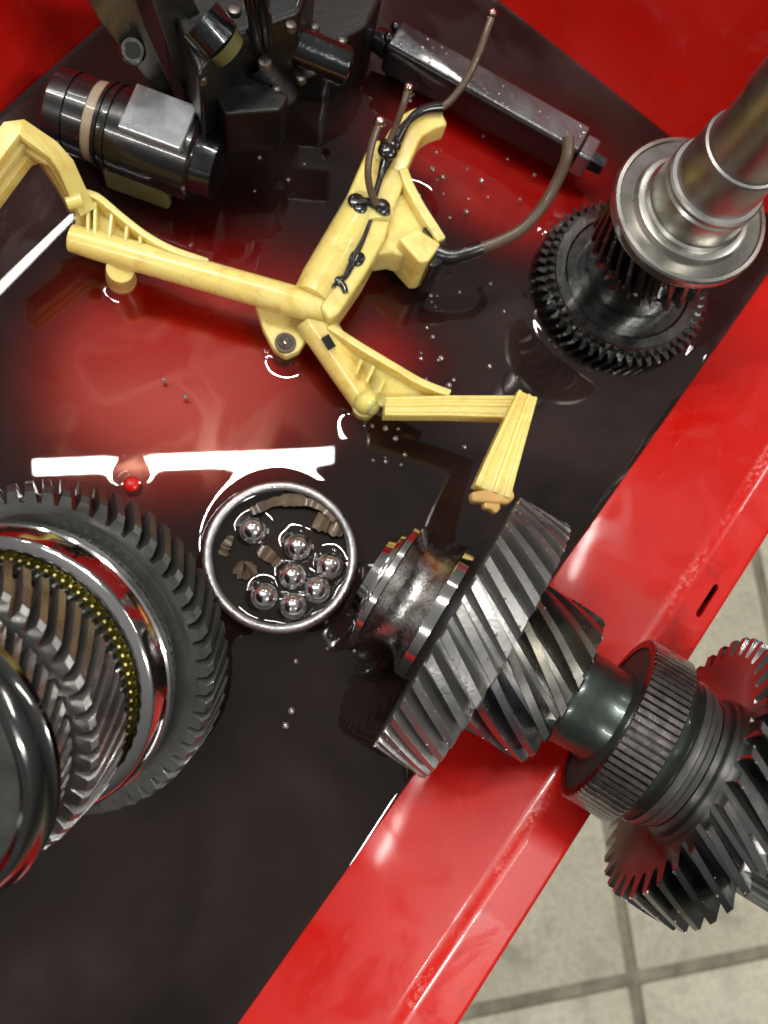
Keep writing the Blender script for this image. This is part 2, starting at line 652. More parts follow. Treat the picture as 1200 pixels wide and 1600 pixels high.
def strip(name, prof, mat, a, b, along, solid=.0012, nseg=60, wob=0):
    """profile of (y, z) run along local x (along='x') or (x, z) along local y"""
    mb = MB()
    vs, fs = [], []
    n = len(prof)
    for i in range(nseg + 1):
        t = a + (b - a) * i / nseg
        for q in prof:
            d = noise.noise(Vector((t * 14, q[0] * 10, q[1] * 10))) * wob
            vs.append((t, q[0], q[1] + d) if along == 'x' else (q[0], t, q[1] + d))
    for i in range(nseg):
        for k in range(n - 1):
            fs.append((i * n + k, (i + 1) * n + k, (i + 1) * n + k + 1, i * n + k + 1))
    mb.add(vs, fs)
    o = mb.build(name, mat, tray, angle=60)
    if solid:
        s = o.modifiers.new('sheet', 'SOLIDIFY')
        s.thickness = solid
        s.offset = -1
    return o


CR_Y, CR_Z, OUT_Y = -.129, .032, -.1518
RS = .20                                                  # the flange falls away a little


def rz(y):
    return CR_Z + (y - CR_Y) * RS


strip('front_wall', fillet([(YF, 0.0), (CR_Y, CR_Z), (CR_Y - .005, rz(CR_Y - .005))], [.0042]), M['paint'], X0, X1, 'x', 0, 80, 0)
# rim: bent crease, flat flange with one slot, turned-down edge
sl = tray.matrix_world.inverted() @ at(1107, 938, CR_Z - .002)
SX0, SX1, SY0, SY1 = sl.x - .0095, sl.x + .0095, sl.y - .0016, sl.y + .0016
mb = MB()
ys = [CR_Y - .005, SY1, SY0, OUT_Y + .002]
xs = [X0, -.2, SX0, SX0 + .0015, SX1 - .0015, SX1, .2, X1]
zt = rz(OUT_Y + .002)
vs = []
for x in xs:
    for j, y in enumerate(ys):
        yy = y
        if x in (SX0, SX1) and j in (1, 2):
            yy = y + (-.0009 if j == 1 else .0009)
        vs.append((x, yy, rz(yy)))
fs = []
for i in range(len(xs) - 1):
    for j in range(3):
        if j == 1 and 2 <= i <= 4:
            continue
        fs.append((i * 4 + j, (i + 1) * 4 + j, (i + 1) * 4 + j + 1, i * 4 + j + 1))
mb.add(vs, fs)
rim = mb.build('rim_flange', M['rim'], tray)
for p_ in rim.data.polygons:
    p_.use_smooth = False
so = rim.modifiers.new('sheet', 'SOLIDIFY')
so.thickness = .0015
so.offset = -1
strip('rim_edge', [(OUT_Y + .002, zt), (OUT_Y + .0006, zt - .0003), (OUT_Y - .0001, zt - .0012), (OUT_Y - .0003, zt - .055)], M['rim'], X0, X1, 'x', 0, 40)
strip('added_slot_backing', [(CR_Y, CR_Z - .001), (CR_Y - .001, zt - .02), (OUT_Y - .0003, zt - .02)], M['rim'], X0, X1, 'x', 0, 4)  # unseen strip added below the flange to keep the slot dark
strip('rear_wall', fillet([(YB - .006, .0006), (YB, 0.0006), (YB + .03, .17)], [.003]), M['paint'], X0, X1 + .03, 'x', 0, 30)
strip('end_wall', fillet([(X1 - .006, .0008), (X1, 0.0008), (X1 + .03, .17)], [.003]), M['paint'], CR_Y - .03, YB + .03, 'y', 0, 30)
strip('near_wall', fillet([(X0 + .006, .0008), (X0, 0.0008), (X0 - .03, .06)], [.003]), M['paint'], CR_Y, YB + .03, 'y', 0, 30)
# painted bolt head standing out of the oil
bp = tray.matrix_world.inverted() @ at(206, 757, .004)
mb = MB()
mb.lathe([(.0001, .0062), (.0020, .0060), (.0032, .0053), (.0040, .0042), (.0044, .0), ], 24)
bo = mb.build('bolt_head', M['paint'], tray)
bo.location = (bp.x, bp.y, 0)
# ------------------------------------------------------------------ oil pool: a fine height field with menisci
LIDC = at(438, 872, .008); LIDC.z = 0
STC = Vector((.1905, .2039, 0))
toL = tray.matrix_world.inverted()
xs = np.concatenate([np.linspace(X0, -.185, 24)[:-1], np.arange(-.185, X1 - .001, .0015), [X1]])
ys = np.arange(YF - .0084, YB + .0001, .0015)
GX, GY = np.meshgrid(xs, ys, indexing='ij')
Hh = np.full(GX.shape, .004)


def men(d, h, lam):
    global Hh
    Hh = Hh + h * np.exp(-np.maximum(d, 0) / lam)


def dist_c(p, r):
    q = toL @ Vector(p)
    return np.sqrt((GX - q.x) ** 2 + (GY - q.y) ** 2) - r


men(GY - (YF - .0082), .0017, .0030)
men(YB - GY, .0012, .003)
men(X1 - GX, .0004, .003)
men(dist_c(LIDC, .0345), .0014, .0024)
men(dist_c(STC, .049), .0012, .003)
men(dist_c(at(206, 757, .004), .0046), .0009, .0016)
for (x, y, r) in ((190, 436, .008), (446, 548, .008), (566, 644, .007), (672, 408, .009), (640, 330, .012)):
    men(dist_c(at(x, y, .004), r), .0013, .0026)
# slow unevenness of the surface and the drag marks in it
rng = np.random.default_rng(3)
for k in range(7):
    a = rng.uniform(0, math.pi)
    f = rng.uniform(20, 60)
    Hh += 2.2e-6 * np.sin((GX * math.cos(a) + GY * math.sin(a)) * f + rng.uniform(0, 6)) * (60 / f)
# depth of oil over the bulged tray floor (0 thin .. 1 deep)
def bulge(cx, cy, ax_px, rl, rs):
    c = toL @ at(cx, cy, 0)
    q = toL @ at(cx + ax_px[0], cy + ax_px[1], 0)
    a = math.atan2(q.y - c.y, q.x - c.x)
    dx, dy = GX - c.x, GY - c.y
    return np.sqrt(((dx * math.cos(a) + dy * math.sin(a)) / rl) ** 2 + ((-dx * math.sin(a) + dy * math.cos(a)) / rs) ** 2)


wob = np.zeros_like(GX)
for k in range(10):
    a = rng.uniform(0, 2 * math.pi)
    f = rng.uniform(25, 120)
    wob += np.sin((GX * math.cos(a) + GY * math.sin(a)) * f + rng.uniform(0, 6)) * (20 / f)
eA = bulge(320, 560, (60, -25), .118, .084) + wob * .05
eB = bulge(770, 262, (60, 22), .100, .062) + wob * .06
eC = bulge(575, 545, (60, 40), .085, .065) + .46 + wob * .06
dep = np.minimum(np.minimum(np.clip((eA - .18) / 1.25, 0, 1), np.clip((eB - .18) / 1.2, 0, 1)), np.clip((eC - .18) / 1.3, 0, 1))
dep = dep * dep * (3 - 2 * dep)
verts = np.stack([GX, GY, Hh], -1).reshape(-1, 3)
ni, nj = GX.shape
ii, jj = np.meshgrid(np.arange(ni - 1), np.arange(nj - 1), indexing='ij')
q = (ii * nj + jj).ravel()
faces = np.stack([q, q + nj, q + nj + 1, q + 1], 1)
me = bpy.data.meshes.new('oil_pool')
me.vertices.add(len(verts)); me.vertices.foreach_set('co', verts.ravel().astype(np.float32))
me.loops.add(faces.size); me.loops.foreach_set('vertex_index', faces.ravel().astype(np.int32))
me.polygons.add(len(faces)); me.polygons.foreach_set('loop_start', np.arange(0, faces.size, 4, dtype=np.int32))
me.polygons.foreach_set('use_smooth', np.ones(len(faces), bool))
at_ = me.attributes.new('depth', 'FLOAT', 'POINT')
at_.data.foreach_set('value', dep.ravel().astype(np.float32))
me.update(); me.validate()
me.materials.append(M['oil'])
oil_o = bpy.data.objects.new('oil_pool', me)
col.objects.link(oil_o)
oil_o.matrix_world = Matrix.Rotation(UA, 4, 'Z')
tag(oil_o, 'pool of dark brown used oil covering the tray bottom', 'oil', kind='structure')

# ------------------------------------------------------------------ front countershaft, one gear on the tray bottom, ring on the rim
K = 1.158
rc = Vector((137 / FOC, -192 / FOC, -1))
G1 = Vector((0, 0, CAM_H)) + (ROT @ rc) * (.293 * K)
AX = (ROT @ Vector((.86, -.51, .114))).normalized()
cs = empty('countershaft', G1, AX)
tag(cs, 'dark steel countershaft with helical gears lying across the red rim', 'gear shaft')


def mm(*pr):
    return [(r * K / 1000, t * K / 1000) for t, r in pr]


mb = MB()
mb.lathe(mm((-41.6, 12.0), (-41.2, 15.3), (-38.4, 16.3), (-38.2, 19.5), (-36.8, 20), (-36.3, 20), (-36.2, 23.6), (-35.6, 24.6), (-33.4, 24.7), (-32.9, 24.2)), 96)
mb.build('end_collar', M['polished'], cs)
mb = MB()
mb.lathe(mm((-32.95, 24.2), (-31.8, 22.9), (-29.5, 20.0), (-26.5, 18.6), (-24, 18.4), (-21.5, 19.2), (-19, 21.4), (-17.4, 24.2)), 96)
mb.build('bearing_groove', M['grooved'], cs)
mb = MB()
mb.lathe(mm((-17.4, 24.2), (-17.0, 25.0), (-16.6, 25.4), (-13.0, 25.6), (-12.4, 25.2), (-10.0, 25.0)), 96)
mb.build('groove_flange', M['polished'], cs)
mb = MB()
mb.gear(-.0101 * K, .0100 * K, .0437 * K, .0503 * K, 36, math.tan(R(31)) * .0201 / .0465, .018 * K, .0006, 8, .40, .01, 1)
o = mb.build('large_helical_gear', M['gear'], cs)
o.data.materials.append(M['dark_side'])
for p_ in o.data.polygons:                               # sides coloured near black to subdue their reflection in the oil
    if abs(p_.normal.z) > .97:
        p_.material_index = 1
mb = MB()
mb.gear(.0102 * K, .0362 * K, .0216 * K, .0288 * K, 17, math.tan(R(33)) * .026 / .0245, .013 * K, .0008, 10, .32, .01, 2)
mb.build('small_helical_gear', M['gear_blue'], cs)
mb = MB()
mb.lathe(mm((36.3, 16.6), (37.2, 17.2), (40, 17.4), (44, 17.2), (49, 16.8), (52, 17.3), (56, 18.0), (62, 18.6), (66, 19)), 96)
mb.build('plain_sleeve', M['phosphate'], cs)
# hollow ring with fine outer splines
mb = MB()
mb.gear(.0536 * K, .0687 * K, .0296 * K, .0309 * K, 76, 0, .0275 * K, .0004, 3, .62, .0, 3)
mb.build('splined_ring', M['ring_spline'], cs)
mb = MB()
mb.lathe(mm((54.2, 27.45), (62, 27.3), (63, 26.4), (63.2, 19)), 96)
mb.build('ring_inner_wall', M['phosphate_matte'], cs)
mb = MB()
mb.lathe(mm((68.3, 20), (68.5, 27.0), (69.5, 27.2), (73.4, 26.4), (74.2, 26.0), (74.4, 24.3), (74.8, 24.2)), 96)
mb.build('tapered_band', M['phosphate'], cs)
mb = MB()
mb.lathe(mm((74.8, 24.2), (75.0, 26.6), (75.4, 27.0), (76.8, 26.8), (77.1, 25.4), (77.8, 25.3), (78.1, 26.2), (79.4, 26.0), (79.8, 25.0), (80.6, 24.2), (82.6, 23.8)), 96)
mb.build('groove_rings', M['gear'], cs)
mb = MB()
mb.gear(.0822 * K, .1022 * K, .0416 * K, .0490 * K, 36, math.tan(R(29)) * .02 / .046, .018 * K, .0005, 8, .30, .01, 4, dish0=.001)
mb.build('wide_helical_gear', M['gear_mirror'], cs)
mb = MB()
mb.gear(.1025 * K, .1500 * K, .0255 * K, .0278 * K, 34, 0, .012 * K, .0008, 3, .45, 0, 5)
mb.build('splined_shaft_end', M['gear_dark'], cs)
# beads of oil caught along the tooth edges
mb = MB()
rnd = random.Random(11)
for (z0, z1, r, n, tw, cnt) in ((-.0101, .0100, .0502, 36, math.tan(R(31)) * .0201 / .0465, 150), (.0822, .1022, .0489, 36, math.tan(R(27)) * .02 / .046, 90),
                                (.0102, .0362, .0287, 17, math.tan(R(33)) * .026 / .0245, 50)):
    for _ in range(cnt):
        t = rnd.randrange(n)
        f = rnd.choice((.5 - .15, .5 + .15)) + rnd.uniform(-.02, .02)
        zz = rnd.choice((z0 + .0004, rnd.uniform(z0, z1), rnd.uniform(z0, z1)))
        a = 2 * math.pi * (t + f) / n + tw * (zz - z0) / (z1 - z0)
        rad = rnd.uniform(.0002, .00055)
        mb.sphere((r * K * math.cos(a), r * K * math.sin(a), zz * K), rad, 8, 6)
tag(mb.build('oil_beads', M['drop'], cs), kind='stuff')

# ------------------------------------------------------------------ leaning main shaft with synchroniser sleeves
LC = at(71, 1030, .0554)
az, el = R(230.9), R(59.1)
LAX = Vector((math.cos(el) * math.cos(az), math.cos(el) * math.sin(az), math.sin(el)))
ms = empty('main_shaft', LC, LAX)
tag(ms, 'leaning main shaft of stacked toothed gears and shiny synchroniser sleeves', 'gear shaft')


def pl(*pr):
    return [(r / 1000, t / 1000) for t, r in pr]


mb = MB()
mb.gear(-.0178, .0004, .0604, .0662, 56, -math.tan(R(32)) * .018 / .062, .030, .0010, 7, .42, .0, 6, cham=(.0022, .0016))
mb.build('large_helical_gear', M['gear_dark'], ms)
mb = MB()
mb.lathe(pl((0.5, 30), (.5, 56.6), (-.9, 57.5), (-.9, 52.5), (2.0, 52.0), (2.2, 30)), 96, True)
mb.build('gear_hub', M['gear_dark'], ms)
mb = MB()
mb.gear(.0020, .0056, .0508, .0534, 76, 0, .030, .0005, 2, .35, 0, 7)
mb.build('dog_teeth', M['gear_dark'], ms)
mb = MB()
mb.lathe(pl((6.0, 46.5), (6.1, 53.0), (6.6, 54.3), (7.4, 54.9), (11.0, 55.0), (11.6, 54.2), (12.6, 54.0), (13.4, 54.4), (20.2, 53.4), (20.9, 53.0), (21.3, 52.3), (22.6, 49.6), (22.6, 48.6), (21.4, 47.6), (14, 47.2)), 128, True)
mb.build('synchro_sleeve', M['polished'], ms)
mb = MB()
mb.lathe(pl((12.0, 38), (12, 47.0), (17.2, 47.0), (18.0, 46.4), (18.0, 44.2), (17, 38)), 96, True)
mb.build('brass_ring', M['brass'], ms)
mb = MB()
mb.gear(.0180, .0232, .0446, .0464, 88, 0, .03, .0006, 2, .30, 0, 8)
mb.build('brass_teeth', M['brass'], ms)
mb = MB()
mb.gear(.0236, .0285, .0436, .0460, 88, 0, .03, .0006, 2, .30, 0, 8)
mb.build('dog_teeth', M['gear_dark'], ms)
mb = MB()
mb.gear(.0340, .0548, .0446, .0505, 46, -math.tan(R(33)) * .0208 / .048, .025, .0008, 8, .42, 0, 9, cham=(.0018, .0014))
mb.build('helical_gear', M['gear_tread'], ms)
mb = MB()
mb.lathe(pl((30, 20), (30, 43.0), (33.8, 43.0), (33.8, 20)), 64, True)
mb.lathe(pl((54.6, 20), (54.6, 37), (57.5, 37), (57.5, 20)), 64, True)
mb.build('spacer', M['gear_dark'], ms)
mb = MB()
mb.gear(.0560, .0700, .0384, .0438, 44, -math.tan(R(33)) * .014 / .041, .025, .0006, 6, .42, 0, 10)
mb.build('helical_gear', M['gear_tread'], ms)
mb = MB()
mb.lathe(pl((70.2, 38), (70.3, 47.2), (70.9, 48.6), (71.8, 49.4), (74.6, 49.8), (75.4, 49.0), (77.8, 48.2), (78.6, 48.6), (82.0, 47.4), (82.8, 46.4), (83, 44.6), (82, 43)), 128, True)
mb.build('synchro_sleeve', M['sleeve_dark'], ms)
mb = MB()
mb.lathe(pl((-26, 14), (-24, 20), (-18, 21), (-17.9, 28), (76, 28), (76.1, 42.9), (79, 42.9), (79.1, 24), (120, 22), (122, 20)), 64)
mb.build('shaft_core', M['gear_dark'], ms)

# ------------------------------------------------------------------ upright shaft by the end wall
us = empty('upright_shaft', (STC.x, STC.y, 0))
tag(us, 'upright stepped steel shaft standing on its toothed gear in the corner', 'gear shaft')
mb = MB()
mb.gear(.0030, .0165, .0425, .0472, 54, .10, .026, .0006, 5, .30, 0, 12)
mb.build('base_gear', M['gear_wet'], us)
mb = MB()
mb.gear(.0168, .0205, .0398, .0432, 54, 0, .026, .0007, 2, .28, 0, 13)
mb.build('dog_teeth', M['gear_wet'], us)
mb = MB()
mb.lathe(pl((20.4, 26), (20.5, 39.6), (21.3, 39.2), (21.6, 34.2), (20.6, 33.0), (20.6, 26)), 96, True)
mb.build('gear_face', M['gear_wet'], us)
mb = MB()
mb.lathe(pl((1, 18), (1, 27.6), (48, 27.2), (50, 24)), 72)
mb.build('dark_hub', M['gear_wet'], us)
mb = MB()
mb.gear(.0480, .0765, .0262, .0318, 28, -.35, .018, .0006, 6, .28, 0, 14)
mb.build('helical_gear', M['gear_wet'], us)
mb = MB()
mb.lathe(pl((77, 20), (77, 33.5), (78.0, 35.4), (80, 36.0), (83.2, 36.0), (84.2, 35.3), (84.4, 33.6), (83.6, 32.9), (83.4, 27.2), (84.6, 26.4), (86.2, 26.0), (86.6, 24.6), (86.6, 20)), 96, True)
mb.build('flange_disc', M['satin'], us)
mb = MB()
mb.lathe(pl((80, 20), (86.7, 23.2), (88.0, 23.2), (89, 22.0), (101.5, 21.4), (102.5, 20.4)), 96)
mb.build('lower_journal', M['satin'], us)
mb = MB()
mb.lathe(pl((102.5, 18.0), (102.7, 20.6), (103.6, 21.4), (105.4, 21.4), (106.2, 20.6), (106.4, 18.9), (126, 18.5), (127, 18.0)), 96)
mb.build('shaft_collar', M['dull'], us)
mb = MB()
mb.lathe(pl((127, 18.0), (127.4, 16.9), (129, 16.3), (151, 16.0), (152, 17.2), (168, 17.2), (170, 15.4), (215, 15.0), (218, 13)), 96)
mb.build('upper_journal', M['dull'], us)

# ------------------------------------------------------------------ tinplate lid with oil, balls and clips
LS = .945
lid = empty('jar_lid', LIDC)
tag(lid, 'round tinplate lid filled with oil, steel balls and brown clips', 'lid')
mb = MB()
mb.lathe([(r_ * LS, z_) for r_, z_ in pl((2.6, .001), (2.4, 30), (2.6, 33.2), (3.6, 34.6), (5.5, 35.0), (12.4, 35.2), (13.4, 35.6), (14.0, 35.2), (14.0, 34.2), (13.2, 33.8), (5.6, 33.9), (4.4, 33.2), (3.8, 31.5), (3.6, .001))], 128)
shell = mb.build('shell', M['tin'], lid)
mb = MB()
cu = []
for k in range(97):
    a = 2 * math.pi * k / 96
    cu.append(Vector((34.7 * LS * math.cos(a), 34.7 * LS * math.sin(a), 13.9)) / 1000)
mb.tube(cu, .0023, 14, cap=False)
mb.build('rolled_rim', M['tin'], shell)
BALLS = [(395, 829, 'steel ball lying apart from the others by the upper side of the lid'),
         (465, 855, 'uppermost steel ball of the loose cluster in the oil-filled lid'),
         (515, 884, 'steel ball at the outer edge of the cluster, closest to the countershaft'),
         (457, 901, 'steel ball in the middle of the cluster inside the tinplate lid'),
         (413, 932, 'steel ball ending the cluster on the side of the leaning main shaft'),
         (458, 947, 'lowest steel ball of the cluster, nearest the lower lid rim'),
         (495, 922, 'steel ball between the lowest ball and the one nearest the countershaft')]
BR = .0061
BP = []
for x, y, lb in BALLS:
    p = at(x, y, .0036 + BR)
    BP.append(p)
# separate any balls that would overlap
for _ in range(40):
    for i in range(len(BP)):
        for j in range(i):
            d = BP[i] - BP[j]
            if d.length < 2 * BR + .0001:
                e = d.normalized() * ((2 * BR + .0001 - d.length) / 2)
                BP[i] += e; BP[j] -= e
mb = MB()
mb.sphere((0, 0, 0), BR, 40, 24)
ball0 = None
for p, (x, y, lb) in zip(BP, BALLS):
    if ball0 is None:
        o = ball0 = mb.build('steel_ball', M['ball'], merge=True)
    else:
        o = ball0.copy(); col.objects.link(o)
    o.location = p
    tag(o, lb, 'ball', 'steel balls in the lid')


def clip(label, pts, wd, seed, zs=.009):
    """small bent strip of spring steel with a notched, worn edge"""
    rnd = random.Random(seed)
    P = catmull([at(x, y, z) for x, y, z in pts], 6)
    n = len(P)
    L, Rr = [], []
    for i, p in enumerate(P):
        t = (P[min(i + 1, n - 1)] - P[max(i - 1, 0)]).normalized()
        s = Vector((-t.y, t.x, 0)).normalized()
        wv = wd * (.55 + .45 * math.sin(math.pi * min(1, .15 + i / n))) * rnd.uniform(.72, 1.2) / 2
        L.append(p + s * wv + Vector((0, 0, rnd.uniform(-.0004, .0006))))
        Rr.append(p - s * wv * rnd.uniform(.7, 1.1) + Vector((0, 0, rnd.uniform(-.0004, .0006))))
    mb = MB()
    up = Vector((0, 0, .0004))
    mb.loft([[L[i] + up, Rr[i] + up, Rr[i] - up, L[i] - up] for i in range(n)])
    o = mb.build('spring_clip', M['bronze'])
    tag(o, label, 'clip', 'brown clips in the lid')
    return o


clip('long curved brown clip lying along the upper rim inside the lid', [(392, 800, .0115), (425, 786, .0125), (465, 782, .0125), (500, 792, .013), (525, 815, .0135)], .0055, 1)
clip('wide brown clip by the lid rim on the countershaft side', [(492, 812, .012), (512, 822, .0122), (536, 832, .012)], .0085, 2)
clip('small grey-brown notched clip in the middle of the lid', [(404, 858, .0105), (420, 868, .011), (436, 884, .0095)], .0065, 3)
clip('rusty brown clip half sunk in oil near the lid rim by the leaning shaft', [(368, 884, .0095), (384, 892, .0105), (398, 880, .0105)], .0085, 4)
clip('smallest brown clip beside the ball that lies apart in the lid', [(348, 868, .0095), (354, 852, .0108), (362, 838, .0095)], .005, 5)
# oil in the lid
mb = MB()
NR, NS = 46, 120
vs, fs = [], []
inv = LIDC
for i in range(NR + 1):
    r = .0337 * LS * i / NR
    for k in range(NS):
        a = 2 * math.pi * k / NS
        x, y = inv.x + r * math.cos(a), inv.y + r * math.sin(a)
        z = .0088 + .0012 * math.exp(-(.0337 * LS - r) / .0020)
        for p in BP:
            d = math.hypot(x - p.x, y - p.y) - BR
            z += .0013 * math.exp(-max(d, 0) / .0015)
        z += .00008 * noise.noise(Vector((x * 160, y * 160, 0)))
        vs.append((x - inv.x, y - inv.y, z))
for i in range(NR):
    for k in range(NS):
        k2 = (k + 1) % NS
        fs.append((i * NS + k, i * NS + k2, (i + 1) * NS + k2, (i + 1) * NS + k))
mb.add(vs, fs)
mb.build('oil_fill', M['lid_oil'], lid, angle=180)

# ------------------------------------------------------------------ yellow plastic oil guide with its wires
yb = empty('yellow_bracket', at(500, 480, 0))
tag(yb, 'yellow plastic bracket with cranked arms, black sealant and cut brown wires', 'bracket')
yb_inv = yb.matrix_world.inverted()


def yp(mb, name, mat, bevel=0, parent=None, angle=32):
    mb.v = [tuple(yb_inv @ Vector(p)) for p in mb.v]
    return mb.build(name, mat, parent or yb, bevel, angle)


def outline(pts, z):
    return [at(x, y, z if len(p) == 2 else p[2]) for p in pts for x, y in [p[:2]]]


# long tube
mb = MB()
a, b = at(112, 372, .030), at(517, 487, .032)
t = (b - a).normalized()
mb.tube([a - t * .001, a, a + t * .012, b - t * .004, b + t * .0005, b + t * .0022], [.0035, .0062, .0068, .0072, .0064, .0035], 28)
yp(mb, 'long_tube', M['yellow'])
# gusset web, its flange and ribs
mb = MB()
mb.prism(outline([(116, 322), (150, 308), (185, 335), (225, 366), (300, 402), (330, 420), (230, 400), (118, 370)], .031), (0, 0, -.003))
gweb = yp(mb, 'gusset_web', M['yellow'], .0006)
mb = MB()
fl_pts = catmull([at(*p) for p in ((126, 298, .041), (152, 306, .041), (186, 334, .040), (226, 365, .039), (268, 388, .038), (325, 408, .036))], 5)
rg = []
for i, p in enumerate(fl_pts):
    t = (fl_pts[min(i + 1, len(fl_pts) - 1)] - fl_pts[max(i - 1, 0)]).normalized()
    s = Vector((-t.y, t.x, 0)).normalized() * .0016
    rg.append([p + s, p - s, p - s - Vector((0, 0, .012)), p + s - Vector((0, 0, .012))])
mb.loft(rg)
yp(mb, 'gusset_flange', M['yellow'], .0006)
for (x0, y0, x1, y1) in ((141, 312, 139, 372), (151, 316, 150, 374), (177, 336, 172, 380), (201, 354, 197, 386), (222, 370, 219, 392)):
    mb = MB()
    mb.bar(at(x0, y0, .0345), at(x1, y1, .0325), .0016, .008)
    yp(mb, 'rib', M['yellow'], .0004, parent=gweb)
# cranked arm rising to the elbow, grooved along its inner face
arm = [at(136, 330, .036), at(122, 306, .041), at(98, 256, .056), at(78, 236, .061), at(30, 204, .070), at(22, 206, .0705), at(-8, 246, .068), at(-60, 316, .062)]
prof = [(-.0040, .0030), (.0040, .0030), (.0040, .0004), (.0030, .0), (.0030, -.0036), (.0042, -.0040), (.0042, -.0070), (.0030, -.0074), (.0030, -.0104), (.0044, -.0108), (.0046, -.0165), (-.004, -.0165)]
rg = []
for i, p in enumerate(arm):
    t = (arm[min(i + 1, len(arm) - 1)] - arm[max(i - 1, 0)]).normalized()
    s = Vector((-t.y, t.x, 0)).normalized()
    up = t.cross(s); up = up if up.z > 0 else -up
    rg.append([p + s * q[0] + up * q[1] for q in prof])
mb = MB()
mb.loft(rg)
yp(mb, 'cranked_arm', M['yellow'], .0007)
mb = MB()
mb.tube([at(104, 318, .043), at(128, 312, .043)], [.0026, .003], 12)
yp(mb, 'peg', M['yellow'])
# feet
mb = MB()
mb.tube([at(188, 420, .028), at(188, 428, .016), at(190, 438, .004)], [.0062, .0068, .0072], 18)
yp(mb, 'foot', M['yellow'])
mb = MB()
mb.prism(outline([(398, 474), (412, 515), (428, 545), (447, 557), (468, 548), (482, 526), (492, 508), (480, 488)], .020), (0, 0, -.006))
yp(mb, 'mounting_tab', M['yellow'], .0012)
p = at(446, 536, .0205)
mb = MB()
mb.tube([p - Vector((0, 0, .016)), p + Vector((0, 0, .0006))], [.0056, .0050], 24)
bush = yp(mb, 'bush', M['bronze'])
mb = MB()
mb.tube([p + Vector((0, 0, .0004)), p + Vector((0, 0, .0012))], [.0036, .0033], 20)
yp(mb, 'bolt_hole', M['sealant'], parent=bush)
mb = MB()
mb.sphere(p + Vector((-.0003, -.0006, .0012)), .0016, 12, 8)
yp(mb, 'pin', M['polished'], parent=bush)
# central housing: rounded barrel beside a sealed seam, wing and upper arm
mb = MB()
mb.tube([at(487, 466, .034), at(502, 440, .034), at(566, 330, .034), at(572, 318, .034)], [.0090, .0098, .0098, .0085], 28)
yp(mb, 'barrel', M['yellow'])
mb = MB()
mb.prism(outline([(515, 500), (498, 478), (536, 404), (548, 345), (536, 318), (560, 262), (582, 214), (612, 222), (640, 262), (632, 285), (612, 335), (602, 372), (574, 424), (532, 486)], .040), (0, 0, -.022))
yp(mb, 'housing', M['yellow'], .0022)
mb = MB()
mb.prism(outline([(538, 336), (545, 305), (560, 296), (578, 300), (606, 310), (618, 330), (606, 342), (588, 340), (572, 345), (560, 348)], .0425), (0, 0, -.01))
yp(mb, 'seam_boss', M['yellow'], .0018)
mb = MB()
mb.prism(outline([(598, 318), (632, 266), (652, 308), (692, 372), (686, 390), (660, 408), (612, 394), (588, 398), (584, 388), (604, 368)], .034), (0, 0, -.018))
yp(mb, 'wing', M['yellow'], .0018)
mb = MB()
wl = catmull([at(630, 262, .042), at(640, 288, .041), at(658, 322, .040), at(676, 350, .040), at(691, 374, .040)], 5)
rg = []
for i, p in enumerate(wl):
    t = (wl[min(i + 1, len(wl) - 1)] - wl[max(i - 1, 0)]).normalized()
    s = Vector((-t.y, t.x, 0)).normalized() * .0024
    rg.append([p + s, p - s, p - s - Vector((0, 0, .02)), p + s - Vector((0, 0, .02))])
mb.loft(rg)
yp(mb, 'wing_wall', M['yellow'], .0008)
mb = MB()
mb.prism(outline([(622, 372), (650, 354), (690, 380), (670, 408), (656, 410)], .041), (0, 0, -.028))
yp(mb, 'cable_socket', M['yellow'], .0014)
mb = MB()
ua = [at(606, 262, .040), at(622, 232, .042), at(640, 200, .044), at(664, 184, .045), at(692, 176, .045)]
ua = catmull(ua, 5)
rg = []
for i, p in enumerate(ua):
    t = (ua[min(i + 1, len(ua) - 1)] - ua[max(i - 1, 0)]).normalized()
    s = Vector((-t.y, t.x, 0)).normalized() * (.0085 - .0022 * i / len(ua))
    rg.append([p + s, p - s, p - s - Vector((0, 0, .012)), p + s - Vector((0, 0, .012))])
mb.loft(rg)
yp(mb, 'upper_arm', M['yellow'], .0018)
# sealant
mb = MB()
mb.tube([at(*p, .0405) for p in ((540, 458), (536, 446), (526, 438), (538, 434), (548, 416), (556, 398), (570, 368), (580, 335))], [.0013, .0017, .0018, .0013, .0017, .0016, .0011, .0016], 10, smooth=4)
for x, y, r, z in ((518, 443, .0026, .0405), (556, 404, .0040, .0405), (561, 402, .0030, .0405), (557, 314, .0042, .0435), (563, 324, .0034, .0435), (584, 316, .0032, .0435), (597, 322, .0040, .0435), (602, 330, .0026, .0435)):
    mb.sphere(at(x, y, z), r, 14, 8, .35)
mb.tube([at(*p, .0436) for p in ((556, 316), (575, 316), (600, 324))], .0022, 10, smooth=4)
yp(mb, 'seam_sealant', M['sealant'], angle=60)
mb = MB()
mb.tube([at(584, 312, .043), at(594, 278, .042), at(604, 250, .043), at(618, 222, .045), at(638, 190, .047), at(662, 172, .0475), at(690, 168, .0475)], [.0014, .0016, .0032, .0034, .0018, .0026, .003], 10, smooth=4)
for x, y, r in ((606, 236, .005), (614, 226, .0042), (603, 226, .003)):
    mb.sphere(at(x, y, .046), r, 14, 8, .6)
yp(mb, 'arm_sealant', M['sealant'], angle=60)
mb = MB()
mb.prism(outline([(660, 352), (676, 356), (698, 372), (704, 388), (692, 410), (676, 418), (668, 412), (688, 386)], .038), (0, 0, -.03))
mb.prism(outline([(618, 386), (626, 392), (668, 424), (676, 420), (660, 410), (626, 382)], .03), (0, 0, -.02))
yp(mb, 'socket_grommet', M['sealant'], .0016)
